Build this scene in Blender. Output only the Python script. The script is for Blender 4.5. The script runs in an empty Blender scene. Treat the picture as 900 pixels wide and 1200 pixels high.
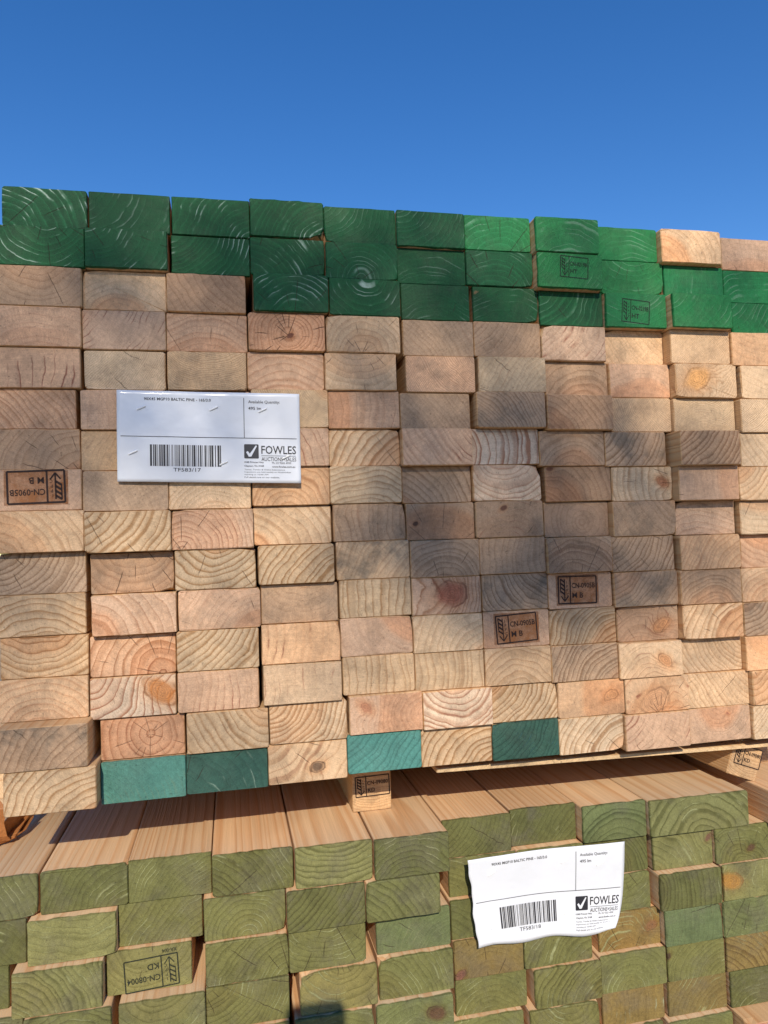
import bpy, math, random, re
from mathutils import Vector, Matrix

# ------------------------------------------------------------------ camera, sky, sun, exposure
SC = bpy.context.scene
SUN_AZ, SUN_EL = math.radians(7.3), math.radians(32.2)     # sun behind the viewpoint, a little to the left
CAM_LOC = (0.2436, -0.8518, 0.2709)
GROUND = -.5700
cam = bpy.data.cameras.new('camera'); cam.sensor_fit = 'VERTICAL'; cam.sensor_height = 36.; cam.lens = 36.*850/1200
cam.clip_start = .02; cam.clip_end = 2000
co = bpy.data.objects.new('camera', cam); SC.collection.objects.link(co)
co.location = CAM_LOC; co.rotation_euler = (math.radians(92.573), math.radians(1.949), math.radians(-12.01)); SC.camera = co
W = bpy.data.worlds.new('World'); SC.world = W; W.use_nodes = True
wt = W.node_tree; sky = wt.nodes.new('ShaderNodeTexSky'); sky.sky_type = 'NISHITA'; sky.sun_disc = False
sky.sun_elevation = SUN_EL; sky.sun_rotation = math.pi+SUN_AZ; sky.altitude = 50; sky.air_density = 1.0; sky.dust_density = 0.; sky.ozone_density = 2.0
hs = wt.nodes.new('ShaderNodeHueSaturation'); hs.inputs['Saturation'].default_value = 1.35; hs.inputs['Hue'].default_value = .510; wt.links.new(sky.outputs[0], hs.inputs['Color'])
bg = wt.nodes['Background']; bg.inputs[1].default_value = .15; wt.links.new(hs.outputs[0], bg.inputs[0])
sl = bpy.data.lights.new('sun', 'SUN'); sl.energy = 4.6; sl.angle = math.radians(.53); sl.color = (1., .90, .76)
so = bpy.data.objects.new('sun', sl); SC.collection.objects.link(so); so.location = (-3, -20, 14)
so.rotation_euler = Vector((math.sin(SUN_AZ)*math.cos(SUN_EL), math.cos(SUN_AZ)*math.cos(SUN_EL), -math.sin(SUN_EL))).to_track_quat('-Z', 'Y').to_euler()
SC.view_settings.view_transform = 'Standard'; SC.view_settings.look = 'None'; SC.view_settings.exposure = .12; SC.view_settings.gamma = 1.

# ------------------------------------------------------------------ layout, mm: left edge, right edge, how far the end stands forward, underside
UP=[[(6.4,95.2,-2,637.1),(96.7,185.2,-3,637.8),(187.5,276.0,-1,637.2),(276.4,363.6,1,640.0),(364.4,453.5,-1,637.3),(453.9,541.1,3,636.7),(542.2,630.8,-1,638.1),(631.2,718.4,15,634.5),(723.7,810.9,0,633.2),(811.3,901.3,10,631.5),(909.5,999.5,-2,629.3)],
[(2.5,92.5,2,591.8),(93.2,182.1,6,592.1),(186.0,275.2,-2,591.6),(275.6,363.8,-1,594.3),(364.9,453.3,3,592.0),(453.7,542.2,-3,591.4),(542.6,632.3,-1,592.7),(632.7,722.4,13,589.2),(726.0,816.9,1,587.9),(818.8,908.3,0,586.2),(910.3,1000.3,-2,584.1)],
[(-1.4,88.6,3,546.5),(89.0,179.4,-3,546.4),(179.9,269.3,1,546.0),(277.9,366.1,7,548.6),(367.1,454.3,6,546.8),(456.8,545.0,-1,546.1),(550.4,638.1,-3,547.2),(638.5,727.1,0,544.0),(727.5,814.7,8,542.5),(815.5,902.7,22,540.9),(919.4,1009.4,0,538.8)],
[(-2.2,87.8,3,501.2),(88.2,178.2,-1,500.6),(178.6,269.8,-3,500.4),(271.1,361.4,2,502.9),(362.6,452.4,6,501.6),(457.4,548.6,-1,500.8),(549.4,639.0,-2,501.8),(639.4,728.9,1,498.7),(729.3,816.5,-7,497.2),(816.9,905.1,10,495.6),(905.5,995.5,14,493.6)],
[(-4.2,85.8,0,455.9),(88.8,176.9,-3,454.9),(179.1,268.0,2,454.7),(268.8,359.4,-4,457.3),(359.8,447.0,4,456.4),(459.1,547.8,2,455.4),(551.9,642.2,3,456.4),(644.7,732.4,-6,453.4),(732.8,820.0,-1,451.8),(820.4,911.6,12,450.4),(915.5,1005.5,16,448.4)],
[(-10.1,79.9,-4,410.6),(85.3,175.3,1,409.2),(182.3,271.8,-3,409.1),(272.2,362.2,3,411.6),(362.6,449.8,0,411.1),(450.8,540.2,-1,410.1),(546.2,637.4,8,410.9),(639.4,730.2,9,408.1),(732.5,819.7,-1,406.5),(820.1,911.1,5,405.1),(912.6,1002.6,16,403.2)],
[(-5.9,84.1,-2,365.3),(84.9,174.9,-2,363.5),(182.1,271.6,-2,363.5),(272.0,362.0,3,365.9),(362.4,449.6,-4,365.9),(450.0,538.3,8,364.8),(538.7,629.5,-1,365.5),(629.9,719.6,1,362.8),(720.0,807.2,2,361.2),(814.3,902.1,24,359.8),(911.5,1001.5,12,357.9)],
[(-4.0,86.0,5,320.0),(86.4,177.6,2,317.8),(178.2,269.4,1,317.9),(270.9,361.6,-1,320.3),(362.0,449.2,1,320.7),(450.4,538.6,-4,319.5),(539.9,629.1,2,320.1),(636.9,728.1,-2,317.5),(728.6,815.8,0,315.8),(816.2,904.7,14,314.5),(906.1,996.1,12,312.7)],
[(-1.6,88.4,8,274.7),(88.8,180.0,10,272.1),(180.4,271.1,4,272.2),(271.5,362.6,-6,274.6),(364.9,452.3,-1,275.5),(453.5,540.7,-2,274.2),(541.5,630.5,2,274.6),(634.8,725.1,-7,272.2),(725.5,815.9,4,270.5),(818.1,907.7,-2,269.2),(910.6,1000.6,6,267.5)],
[(-1.8,88.2,-2,229.4),(92.5,181.5,-3,226.3),(182.9,272.8,2,226.6),(275.7,363.4,6,228.9),(366.7,456.1,-1,230.2),(456.5,544.0,2,228.9),(544.4,632.4,0,229.2),(632.8,721.6,5,226.9),(722.3,811.5,2,225.1),(816.7,905.3,9,223.9),(914.8,1004.8,-3,222.3)],
[(-2.4,87.6,-2,184.1),(94.1,183.9,5,180.6),(185.5,276.7,2,181.0),(277.7,367.0,-1,183.2),(369.2,456.4,-1,185.0),(457.0,544.5,1,183.6),(546.5,633.7,-2,183.7),(634.1,722.2,-2,181.6),(724.1,815.3,1,179.8),(815.7,905.4,7,178.7),(911.7,1001.7,-1,177.1)],
[(-0.9,89.1,-4,138.9),(90.6,181.8,-4,134.9),(182.9,274.1,2,135.4),(277.1,367.5,6,137.6),(369.0,456.2,0,139.8),(456.6,544.9,1,138.3),(545.3,632.9,0,138.3),(633.3,724.5,0,136.3),(728.9,817.2,-5,134.4),(817.6,907.4,5,133.4),(912.0,1002.0,0,131.8)],
[(-1.1,88.9,-1,93.6),(90.0,181.2,-2,89.2),(182.8,273.0,1,89.8),(277.8,367.7,8,91.9),(370.2,457.4,-1,94.6),(457.8,545.0,0,93.0),(545.4,632.7,2,92.9),(633.2,724.1,2,91.0),(724.5,814.1,5,89.1),(818.6,909.8,-6,88.1),(910.2,1000.2,3,86.6)],
[(2.7,92.7,28,48.3),(99.8,189.5,-6,43.5),(192.1,282.3,3,44.1),(283.5,373.0,3,46.2),(375.9,464.3,5,49.3),(464.7,552.5,5,47.7),(552.9,640.1,-1,47.4),(640.5,731.7,0,45.7),(732.1,823.3,2,43.8),(823.7,914.9,-2,42.8),(915.3,1005.3,6,41.4)],
[(9.6,99.9,26,3.0),(100.2,189.9,0,-2.2),(190.3,280.7,-1,-1.5),(281.0,372.2,1,0.5),(372.6,461.9,2,4.1),(462.3,551.6,-2,2.4),(552.0,639.2,1,2.0),(639.7,728.2,0,0.4),(728.6,819.8,5,-1.6),(823.4,914.6,-2,-2.5),(915.0,1005.0,3,-3.8)]]
LO={1: [(1, -57, 33, 8), (2, 35, 125, 9), (3, 125.5, 215, 10), (4, 216, 306, -2), (5, 308, 397, -9), (6, 399, 488, -13), (7, 490, 579, 20), (8, 582, 671, 29), (9, 672.5, 761, 12), (10, 762, 906, 4), (11, 932, 1022, -45)], 2: [(1, -70, 22, 6), (2, 25, 114, -4), (3, 114.5, 204, 10), (4, 206, 296, -4), (5, 297, 386, -13), (6, 387, 475, -15), (7, 495, 583, 17), (8, 584, 673, 15), (9, 675, 764, 18), (10, 768, 854, 11), (11, 855, 944, 5)], 3: [(1, -90, 4, 8), (2, 12, 101, -15), (3, 103, 192, 1), (4, 207, 297, -11), (5, 298, 386, -9), (6, 400, 490, 0), (7, 493, 582, 7), (8, 583, 673, 4), (9, 675, 763, 14), (10, 768, 856, -2), (11, 860, 949, 0)], 4: [(1, -66, 22, -10), (2, 24, 110, -19), (3, 117, 206, -18), (4, 207, 297, -13), (5, 309, 397, -15), (6, 400, 489, -10), (7, 494, 582, 3), (8, 583, 673, 3), (9, 687, 773, 12), (10, 774, 855, 0), (11, 857, 946, -1)], 5: [(1, -70, 20, -14), (2, 22, 111, -16), (3, 112, 201, -20), (4, 207, 296, -20), (5, 302, 391, -20), (6, 394, 485, -19), (7, 496, 587, 9), (8, 593, 681, -3), (9, 683, 774, 3), (10, 776, 858, 3), (11, 861, 950, 3)], 6: [(1, -66, 24, -22), (2, 26, 115, -18), (3, 118, 207, -24), (4, 209, 299, -20), (5, 302, 391, -24), (6, 394, 483, -22), (7, 489, 578, 0), (8, 584, 674, -6), (9, 686, 772, 9), (10, 777, 861, 7), (11, 864, 953, 2)], 7: [(1, -64, 26, -20), (2, 28, 117, -24), (3, 119, 208, -20), (4, 210, 299, -26), (5, 302, 391, -22), (6, 394, 483, -20), (7, 488, 577, -6), (8, 580, 670, -8), (9, 676, 766, 4), (10, 772, 861, -3), (11, 864, 953, -30)], 8: [(1, -62.0, 27.0, 1.0), (2, 29.0, 118.0, -6.0), (3, 120.0, 209.0, 1.0), (4, 209.0, 300.0, 0.0), (5, 301.0, 391.0, 3.0), (6, 394.0, 482.0, -3.0), (7, 481.0, 573.0, -12.0), (8, 573.0, 664.0, -2.0), (9, 666.0, 755.0, 5.0), (10, 754.0, 846.0, 0.0), (11, 847.0, 937.0, 0.0)], 9: [(1, -65.0, 27.0, -5.0), (2, 26.0, 118.0, -5.0), (3, 118.0, 209.0, 2.0), (4, 212.0, 300.0, -11.0), (5, 301.0, 391.0, 5.0), (6, 396.0, 482.0, 5.0), (7, 481.0, 573.0, 7.0), (8, 574.0, 664.0, -10.0), (9, 668.0, 755.0, -10.0), (10, 754.0, 846.0, 5.0), (11, 845.0, 937.0, -4.0)]}
# how much sun the crown lets through, per board end (rows top to bottom, columns left to right), tenths
SUNMAP='''
5 6 5 5 3 4 5 9 7 9 9 5 7
5 6 4 5 4 3 3 6 8 8 9 7 8
4 4 4 4 6 7 3 3 4 8 9 6 8
4 4 4 4 4 5 4 4 6 9 9 9 9
4 4 5 4 6 5 4 4 5 8 9 9 9
4 3 3 5 5 4 2 2 3 9 9 9 9
3 3 4 6 5 5 2 3 2 3 6 9 9
2 2 5 7 7 5 3 3 1 3 6 9 9
6 6 7 8 9 2 1 1 1 2 6 9 9
4 4 7 9 7 1 1 1 1 2 6 8 9
2 4 9 6 6 7 1 0 2 2 4 8 9
7 7 9 9 9 7 6 4 6 6 8 5 9
7 7 9 9 9 9 9 6 6 8 9 9 9
6 6 8 9 9 9 9 9 9 9 9 9 9
8 8 8 5 9 8 9 7 9 9 9 9 9
'''.split('\n')[1:-1]
TWIGS=[((-.9,1.3),(.30,.58),11.2,10.4),((.30,.58),(.62,.32),10.4,10.),((-.15,.85),(.02,.36),10.9,10.),((.30,.58),(.10,.42),10.4,10.1)]
rnd = random.Random(11)
COL = bpy.context.scene.collection

# ------------------------------------------------------------------ helpers
def mesh_obj(name, verts, faces, mat=None, parent=None, smooth=False):
    me = bpy.data.meshes.new(name)
    me.from_pydata(verts, [], faces); me.update()
    o = bpy.data.objects.new(name, me); COL.objects.link(o)
    if mat: me.materials.append(mat)
    if parent: o.parent = parent
    if smooth:
        for p in me.polygons: p.use_smooth = True
    return o
def empty(name, loc, rot=(0, 0, 0)):
    o = bpy.data.objects.new(name, None); COL.objects.link(o)
    o.location = loc; o.rotation_euler = rot; o.empty_display_size = .05
    return o
def tag(o, label, cat, group=None):
    o['label'] = label; o['category'] = cat
    if group: o['group'] = group
def box(vs, fs, x0, x1, y0, y1, z0, z1):
    b = len(vs)
    vs += [(x0,y0,z0),(x1,y0,z0),(x1,y1,z0),(x0,y1,z0),(x0,y0,z1),(x1,y0,z1),(x1,y1,z1),(x0,y1,z1)]
    fs += [tuple(b+i for i in q) for q in ((0,3,2,1),(4,5,6,7),(0,1,5,4),(1,2,6,5),(2,3,7,6),(3,0,4,7))]
def tube(vs, fs, pts, rad, n=8):
    b0 = len(vs)
    for i, p in enumerate(pts):
        p = Vector(p); a = Vector(pts[max(i-1, 0)]); c = Vector(pts[min(i+1, len(pts)-1)])
        t = (c-a).normalized(); u = t.orthogonal().normalized(); w = t.cross(u)
        r = rad[i] if hasattr(rad, '__len__') else rad
        for k in range(n):
            g = 2*math.pi*k/n; vs.append(tuple(p + u*math.cos(g)*r + w*math.sin(g)*r))
    for i in range(len(pts)-1):
        for k in range(n):
            a = b0+i*n+k; b = b0+i*n+(k+1) % n
            fs.append((a, b, b+n, a+n))
    fs.append(tuple(b0+k for k in reversed(range(n)))); fs.append(tuple(b0+(len(pts)-1)*n+k for k in range(n)))

class NT:
    """tiny node-tree writer"""
    def __init__(s, name):
        s.m = bpy.data.materials.new(name); s.m.use_nodes = True
        s.t = s.m.node_tree; s.t.nodes.clear()
        s.out = s.t.nodes.new('ShaderNodeOutputMaterial')
        s.b = s.t.nodes.new('ShaderNodeBsdfPrincipled'); s.t.links.new(s.b.outputs[0], s.out.inputs[0])
    def put(s, sock, v):
        if hasattr(v, 'is_output'): s.t.links.new(v, sock)
        elif v is not None:
            if hasattr(sock.default_value, '__len__') and not hasattr(v, '__len__'): v = (v,)*len(sock.default_value)
            if hasattr(sock.default_value, '__len__') and len(sock.default_value) == 4 and len(v) == 3: v = (*v, 1)
            sock.default_value = v
    def M(s, op, a, b=None, c=None, clamp=False):
        n = s.t.nodes.new('ShaderNodeMath'); n.operation = op; n.use_clamp = clamp
        for i, v in enumerate((a, b, c)):
            if v is not None: s.put(n.inputs[i], v)
        return n.outputs[0]
    def V(s, op, a, b=None):
        n = s.t.nodes.new('ShaderNodeVectorMath'); n.operation = op
        s.put(n.inputs[0], a)
        if b is not None:
            s.put(n.inputs['Scale'] if op == 'SCALE' else n.inputs[1], b)
        return n.outputs['Value'] if op in ('LENGTH', 'DOT_PRODUCT') else n.outputs[0]
    def xyz(s, v):
        n = s.t.nodes.new('ShaderNodeSeparateXYZ'); s.put(n.inputs[0], v); return n.outputs
    def vec(s, x=0., y=0., z=0.):
        n = s.t.nodes.new('ShaderNodeCombineXYZ')
        for i, q in enumerate((x, y, z)): s.put(n.inputs[i], q)
        return n.outputs[0]
    def noise(s, v, scale, detail=2., rough=.5):
        n = s.t.nodes.new('ShaderNodeTexNoise'); s.put(n.inputs['Vector'], v)
        n.inputs['Scale'].default_value = scale; n.inputs['Detail'].default_value = detail; n.inputs['Roughness'].default_value = rough
        return n.outputs[0]
    def mix(s, f, a, b, mode='MIX'):
        n = s.t.nodes.new('ShaderNodeMix'); n.data_type = 'RGBA'; n.blend_type = mode
        s.put(n.inputs[0], f); s.put(n.inputs[6], a); s.put(n.inputs[7], b); return n.outputs[2]
    def step(s, v, lo, hi, a=0., b=1.):
        n = s.t.nodes.new('ShaderNodeMapRange'); n.interpolation_type = 'SMOOTHSTEP'
        for k, q in zip(('Value', 'From Min', 'From Max', 'To Min', 'To Max'), (v, lo, hi, a, b)): s.put(n.inputs[k], q)
        return n.outputs[0]
    def ramp(s, f, stops):
        n = s.t.nodes.new('ShaderNodeValToRGB'); e = n.color_ramp.elements
        while len(e) < len(stops): e.new(.5)
        for q, (p, v) in zip(e, stops): q.position = p; q.color = (v, v, v, 1)
        s.put(n.inputs[0], f); return n.outputs[0]
    def attr(s, name):
        n = s.t.nodes.new('ShaderNodeAttribute'); n.attribute_type = 'OBJECT'; n.attribute_name = name; return n
    def bump(s, h, strength, dist):
        n = s.t.nodes.new('ShaderNodeBump'); n.inputs['Strength'].default_value = strength; n.inputs['Distance'].default_value = dist
        s.put(n.inputs['Height'], h); s.t.links.new(n.outputs[0], s.b.inputs['Normal'])

def plain(name, col, rough=.6, var=.1, scale=60, metal=0, bump=0.):
    n = NT(name); tc = n.t.nodes.new('ShaderNodeTexCoord').outputs['Object']
    f = n.noise(tc, scale, 4.)
    c = n.mix(f, tuple(q*(1-var) for q in col), tuple(min(1, q*(1+var)) for q in col))
    n.put(n.b.inputs['Base Color'], c); n.b.inputs['Roughness'].default_value = rough; n.b.inputs['Metallic'].default_value = metal
    if bump: n.bump(n.noise(tc, scale*3, 3.), .4, bump)
    return n.m

# ------------------------------------------------------------------ wood: growth rings run through the whole board, end coat only on the end
def wood_material():
    n = NT('timber'); tc = n.t.nodes.new('ShaderNodeTexCoord')
    x, y, z = n.xyz(tc.outputs['Object'])
    seed = n.attr('seed').outputs['Fac']
    so = n.vec(n.M('MULTIPLY', seed, 13.7), n.M('MULTIPLY', seed, 7.1), n.M('MULTIPLY', seed, 3.3))
    nc = n.V('ADD', n.vec(x, n.M('MULTIPLY', y, .05), z), so)
    p = n.xyz(n.attr('pith').outputs['Vector']); kn = n.xyz(n.attr('knot').outputs['Vector'])
    g = n.xyz(n.attr('grain').outputs['Vector'])          # contrast, line sharpness, dash amount
    h = n.xyz(n.attr('wear').outputs['Vector'])           # stain, checks, coat
    dx = n.M('SUBTRACT', x, p[0]); dz = n.M('SUBTRACT', z, p[1])
    d = n.M('SQRT', n.M('ADD', n.M('MULTIPLY', dx, dx), n.M('MULTIPLY', dz, dz)))
    kx = n.M('SUBTRACT', x, kn[0]); kz = n.M('MULTIPLY', n.M('ADD', n.M('SUBTRACT', z, kn[1]), n.M('MULTIPLY', kx, n.M('SUBTRACT', n.M('FRACT', n.M('MULTIPLY', seed, 5.7)), .5))), 1.35)
    kw = n.M('MULTIPLY', n.M('SUBTRACT', n.noise(nc, 55, 3.), .5), .016)
    dk = n.M('ADD', n.M('SQRT', n.M('ADD', n.M('MULTIPLY', kx, kx), n.M('MULTIPLY', kz, kz))), kw)
    nearend = n.step(y, .02, .16, 1., 0.)
    q = n.M('DIVIDE', dk, n.M('MULTIPLY', n.M('MAXIMUM', kn[2], .0005), 1.9))
    bulge = n.M('MULTIPLY', n.M('MULTIPLY', n.M('POWER', 2.718, n.M('MULTIPLY', n.M('MULTIPLY', q, q), -1.)), kn[2]), n.M('MULTIPLY', nearend, 1.5))
    w1 = n.M('MULTIPLY', n.M('SUBTRACT', n.noise(nc, 15, 2.), .5), .024)
    w2 = n.M('MULTIPLY', n.M('SUBTRACT', n.noise(nc, 70, 3.), .5), .0042)
    d2 = n.M('ADD', n.M('ADD', d, bulge), n.M('ADD', w1, w2))
    wob = n.M('MULTIPLY', n.noise(n.vec(n.M('ADD', n.M('MULTIPLY', d2, 95.), n.M('MULTIPLY', seed, 31.)), 0., 0.), 1., 1.), 2.1)
    ph = n.M('ADD', n.M('DIVIDE', d2, p[2]), wob)
    fr = n.M('FRACT', ph)
    late0 = n.ramp(fr, [(0, .12), (.1, 0), (.4, .06), (.72, .5), (.86, 1), (.94, .8), (1, .14)])
    late = n.M('POWER', late0, g[1])
    patch = n.noise(n.V('ADD', nc, (3.1, 0, 5.2)), 32, 2.)
    latef = n.M('MULTIPLY', late, n.M('MULTIPLY', g[0], n.M('ADD', .45, n.M('MULTIPLY', patch, 1.1))), clamp=True)
    early = n.attr('early').outputs['Color']; latec = n.attr('late').outputs['Color']
    col = n.mix(latef, early, latec)
    # heartwood near the pith is redder, sapwood paler
    hw = n.xyz(n.attr('heart').outputs['Vector'])
    hm = n.M('MULTIPLY', n.step(n.M('SUBTRACT', d2, hw[0]), -.006, .006, 1., 0.), hw[1])
    col = n.mix(hm, col, n.mix(1., col, (1.02, .80, .66), 'MULTIPLY'))
    col = n.mix(n.M('MULTIPLY', n.step(n.noise(n.V('ADD', nc, (9., 0, 2.)), 13, 1.), .35, .7), .35), col, n.mix(.5, col, latec))
    # dashes of resin / dry brush along the late wood
    dm = n.M('MULTIPLY', n.M('MULTIPLY', n.step(n.noise(n.V('ADD', nc, (1.3, 0, 8.7)), 30, 3.), .5, .64), n.M('POWER', late0, 4.)), g[2], clamp=True)
    col = n.mix(dm, col, n.attr('dash').outputs['Color'])
    # knot with its own tight rings
    kr = n.M('FRACT', n.M('DIVIDE', dk, .0034))
    kc = n.mix(n.ramp(kr, [(0, 0), (.6, .5), (.9, 1), (1, 0)]), n.attr('knotcol').outputs['Color'], n.mix(.40, n.attr('knotcol').outputs['Color'], (.03, .012, .006)))
    km = n.M('MULTIPLY', n.step(n.M('DIVIDE', dk, n.M('MAXIMUM', kn[2], .0005)), .55, 1.1, 1., 0.), n.M('MULTIPLY', nearend, n.step(kn[2], .0006, .001)))
    halo = n.M('MULTIPLY', n.step(n.M('DIVIDE', dk, n.M('MAXIMUM', kn[2], .0005)), .8, 2.1, 1., 0.), n.M('MULTIPLY', nearend, n.step(kn[2], .0006, .001)))
    col = n.mix(n.M('MULTIPLY', halo, .5), col, n.mix(1., col, (.95, .70, .50), 'MULTIPLY'))
    col = n.mix(n.M('MULTIPLY', km, .82), col, kc)
    rim = n.M('MULTIPLY', n.step(n.M('ABSOLUTE', n.M('SUBTRACT', n.M('DIVIDE', dk, n.M('MAXIMUM', kn[2], .0005)), .95)), .0, .16, 1., 0.), n.M('MULTIPLY', nearend, n.step(kn[2], .004, .006)))
    col = n.mix(n.M('MULTIPLY', n.M('MULTIPLY', rim, n.step(patch, .35, .6)), .75), col, n.mix(.6, n.attr('knotcol').outputs['Color'], (.03, .012, .006)))
    # mould / weather stain
    sm = n.M('MULTIPLY', n.step(n.noise(n.V('ADD', nc, (6.6, 0, 1.9)), 21, 4., .65), .44, .68), h[0], clamp=True)
    col = n.mix(sm, col, n.mix(.72, col, (.12, .105, .08)))
    # rays and seasoning checks radiating from the pith
    ang = n.M('ARCTAN2', dz, dx)
    ray = n.noise(n.vec(n.M('MULTIPLY', ang, 95.), n.M('MULTIPLY', d2, 25.), seed), 1., 2.)
    # a few straight seasoning checks on lines through the pith
    av = n.M('ADD', n.M('ADD', n.M('MULTIPLY', ang, 3.2), n.M('MULTIPLY', seed, 4.3)), n.M('MULTIPLY', n.M('SUBTRACT', n.noise(nc, 120, 2.), .5), .12))
    cell = n.M('FLOOR', av)
    off = n.M('MULTIPLY', n.M('MULTIPLY', n.M('ABSOLUTE', n.M('SUBTRACT', n.M('FRACT', av), .5)), .3125), d)
    gate = n.noise(n.vec(n.M('ADD', n.M('MULTIPLY', cell, 7.31), n.M('MULTIPLY', seed, 3.7)), n.M('MULTIPLY', d, 38.), seed), 1., 0.)
    ckm = n.M('MULTIPLY', n.step(off, .00015, .0006, 1., 0.), n.step(gate, .54, .66))
    ckm = n.M('MULTIPLY', ckm, h[1], clamp=True)
    fine = n.noise(nc, 900, 2.); mid = n.noise(nc, 210, 3., .6)
    gain = n.M('MULTIPLY', n.M('MULTIPLY', n.M('ADD', .82, n.M('MULTIPLY', ray, .36)), n.M('ADD', .68, n.M('MULTIPLY', fine, .64))), n.M('ADD', .74, n.M('MULTIPLY', mid, .52)))
    speck = n.step(n.noise(n.V('ADD', nc, (7.7, 0, 3.9)), 330, 2.), .66, .74)
    gain = n.M('MULTIPLY', gain, n.M('SUBTRACT', 1., n.M('MULTIPLY', speck, .35)))
    grime = n.step(n.noise(n.V('ADD', nc, (2.7, 0, 6.9)), 34, 5., .7), .42, .75)
    gain = n.M('MULTIPLY', gain, n.M('SUBTRACT', 1.06, n.M('MULTIPLY', grime, .30)))
    saw = n.noise(n.vec(n.M('MULTIPLY', n.M('ADD', x, n.M('MULTIPLY', z, n.M('SUBTRACT', n.M('FRACT', n.M('MULTIPLY', seed, 9.3)), .5))), 520.), n.M('MULTIPLY', z, 9.), seed), 1., 1.)
    gain = n.M('MULTIPLY', gain, n.M('ADD', .93, n.M('MULTIPLY', saw, .14)))
    endc = n.V('SCALE', n.mix(n.M('MULTIPLY', ckm, .85), col, (.035, .018, .01)), gain)
    # sawn long faces: bare pine
    sc = n.attr('side').outputs['Color']
    sl = n.M('MULTIPLY', late0, n.M('ADD', .22, n.M('MULTIPLY', patch, .75)))
    fib = n.noise(n.vec(n.M('MULTIPLY', x, 420.), n.M('MULTIPLY', y, 6.), n.M('MULTIPLY', z, 420.)), 1., 3.)
    sidec = n.V('SCALE', n.mix(sl, sc, n.mix(1., sc, (.78, .55, .36), 'MULTIPLY')), n.M('ADD', .8, n.M('MULTIPLY', fib, .4)))
    ny = n.xyz(tc.outputs['Normal'])[1]
    face = n.step(ny, -.75, -.35, 1., 0.)
    over = n.M('MULTIPLY', n.step(n.M('SUBTRACT', y, n.M('MULTIPLY', n.noise(n.V('ADD', nc, (2., 0, 2.)), 60, 2.), .009)), -.0015, .001, 1., 0.), h[2])
    c = n.mix(n.M('MAXIMUM', face, over), sidec, endc)
    n.put(n.b.inputs['Base Color'], c)
    n.put(n.b.inputs['Roughness'], n.M('SUBTRACT', .82, n.M('MULTIPLY', h[2], .14)))
    n.b.inputs['Specular IOR Level'].default_value = .3
    hh = n.M('ADD', n.M('ADD', n.M('MULTIPLY', late0, .35), n.M('MULTIPLY', fine, .7)), n.M('SUBTRACT', n.M('ADD', n.M('MULTIPLY', mid, .6), n.M('MULTIPLY', saw, .5)), n.M('MULTIPLY', ckm, 1.5)))
    n.bump(hh, .55, .0009)
    return n.m
WOOD = wood_material()

PAL = {  # early wood, late wood
 'e': ((.63, .455, .29), (.40, .235, .12)), 'p': ((.56, .37, .245), (.35, .185, .10)), 'o': ((.62, .40, .235), (.42, .20, .09)),
 'y': ((.57, .41, .255), (.34, .195, .09)), 'g': ((.44, .305, .20), (.24, .145, .082)), 'b': ((.42, .27, .165), (.24, .13, .07)),
 'w': ((.62, .50, .375), (.33, .165, .095)),
 'G': ((.003, .060, .017), (.013, .125, .042)), 'L': ((.010, .135, .036), (.022, .19, .062)), 'T': ((.082, .225, .175), (.042, .13, .10)), 'D': ((.035, .095, .068), (.016, .05, .036)),  # L is the green paint of G with sunlight put into the colour
 'A': ((.158, .160, .054), (.085, .084, .025)), 'B': ((.118, .124, .041), (.065, .064, .019)), 'C': ((.200, .195, .073), (.11, .108, .034)), 'N': ((.200, .148, .050), (.115, .076, .024)),
 'J': ((.128, .152, .060), (.072, .086, .030)), 'R': ((.46, .24, .16), (.29, .13, .08)),
}
COLWORD = {'e': 'cream', 'p': 'pinkish', 'o': 'orange-toned', 'y': 'yellowish', 'g': 'greyish', 'b': 'brown', 'w': 'whitish', 'G': 'dark green painted', 'L': 'bright green painted',
 'T': 'teal painted', 'D': 'dark teal painted', 'A': 'olive green treated', 'B': 'dark olive treated', 'C': 'pale olive treated', 'N': 'brownish olive treated', 'J': 'cool green treated', 'R': 'reddish'}
DIRS = {'t': (0, 42), 'b': (0, -42), 'l': (-72, 0), 'r': (72, 0), 'tl': (-52, 40), 'tr': (52, 40), 'bl': (-52, -40), 'br': (52, -40), 'c': (6, -1)}

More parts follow.
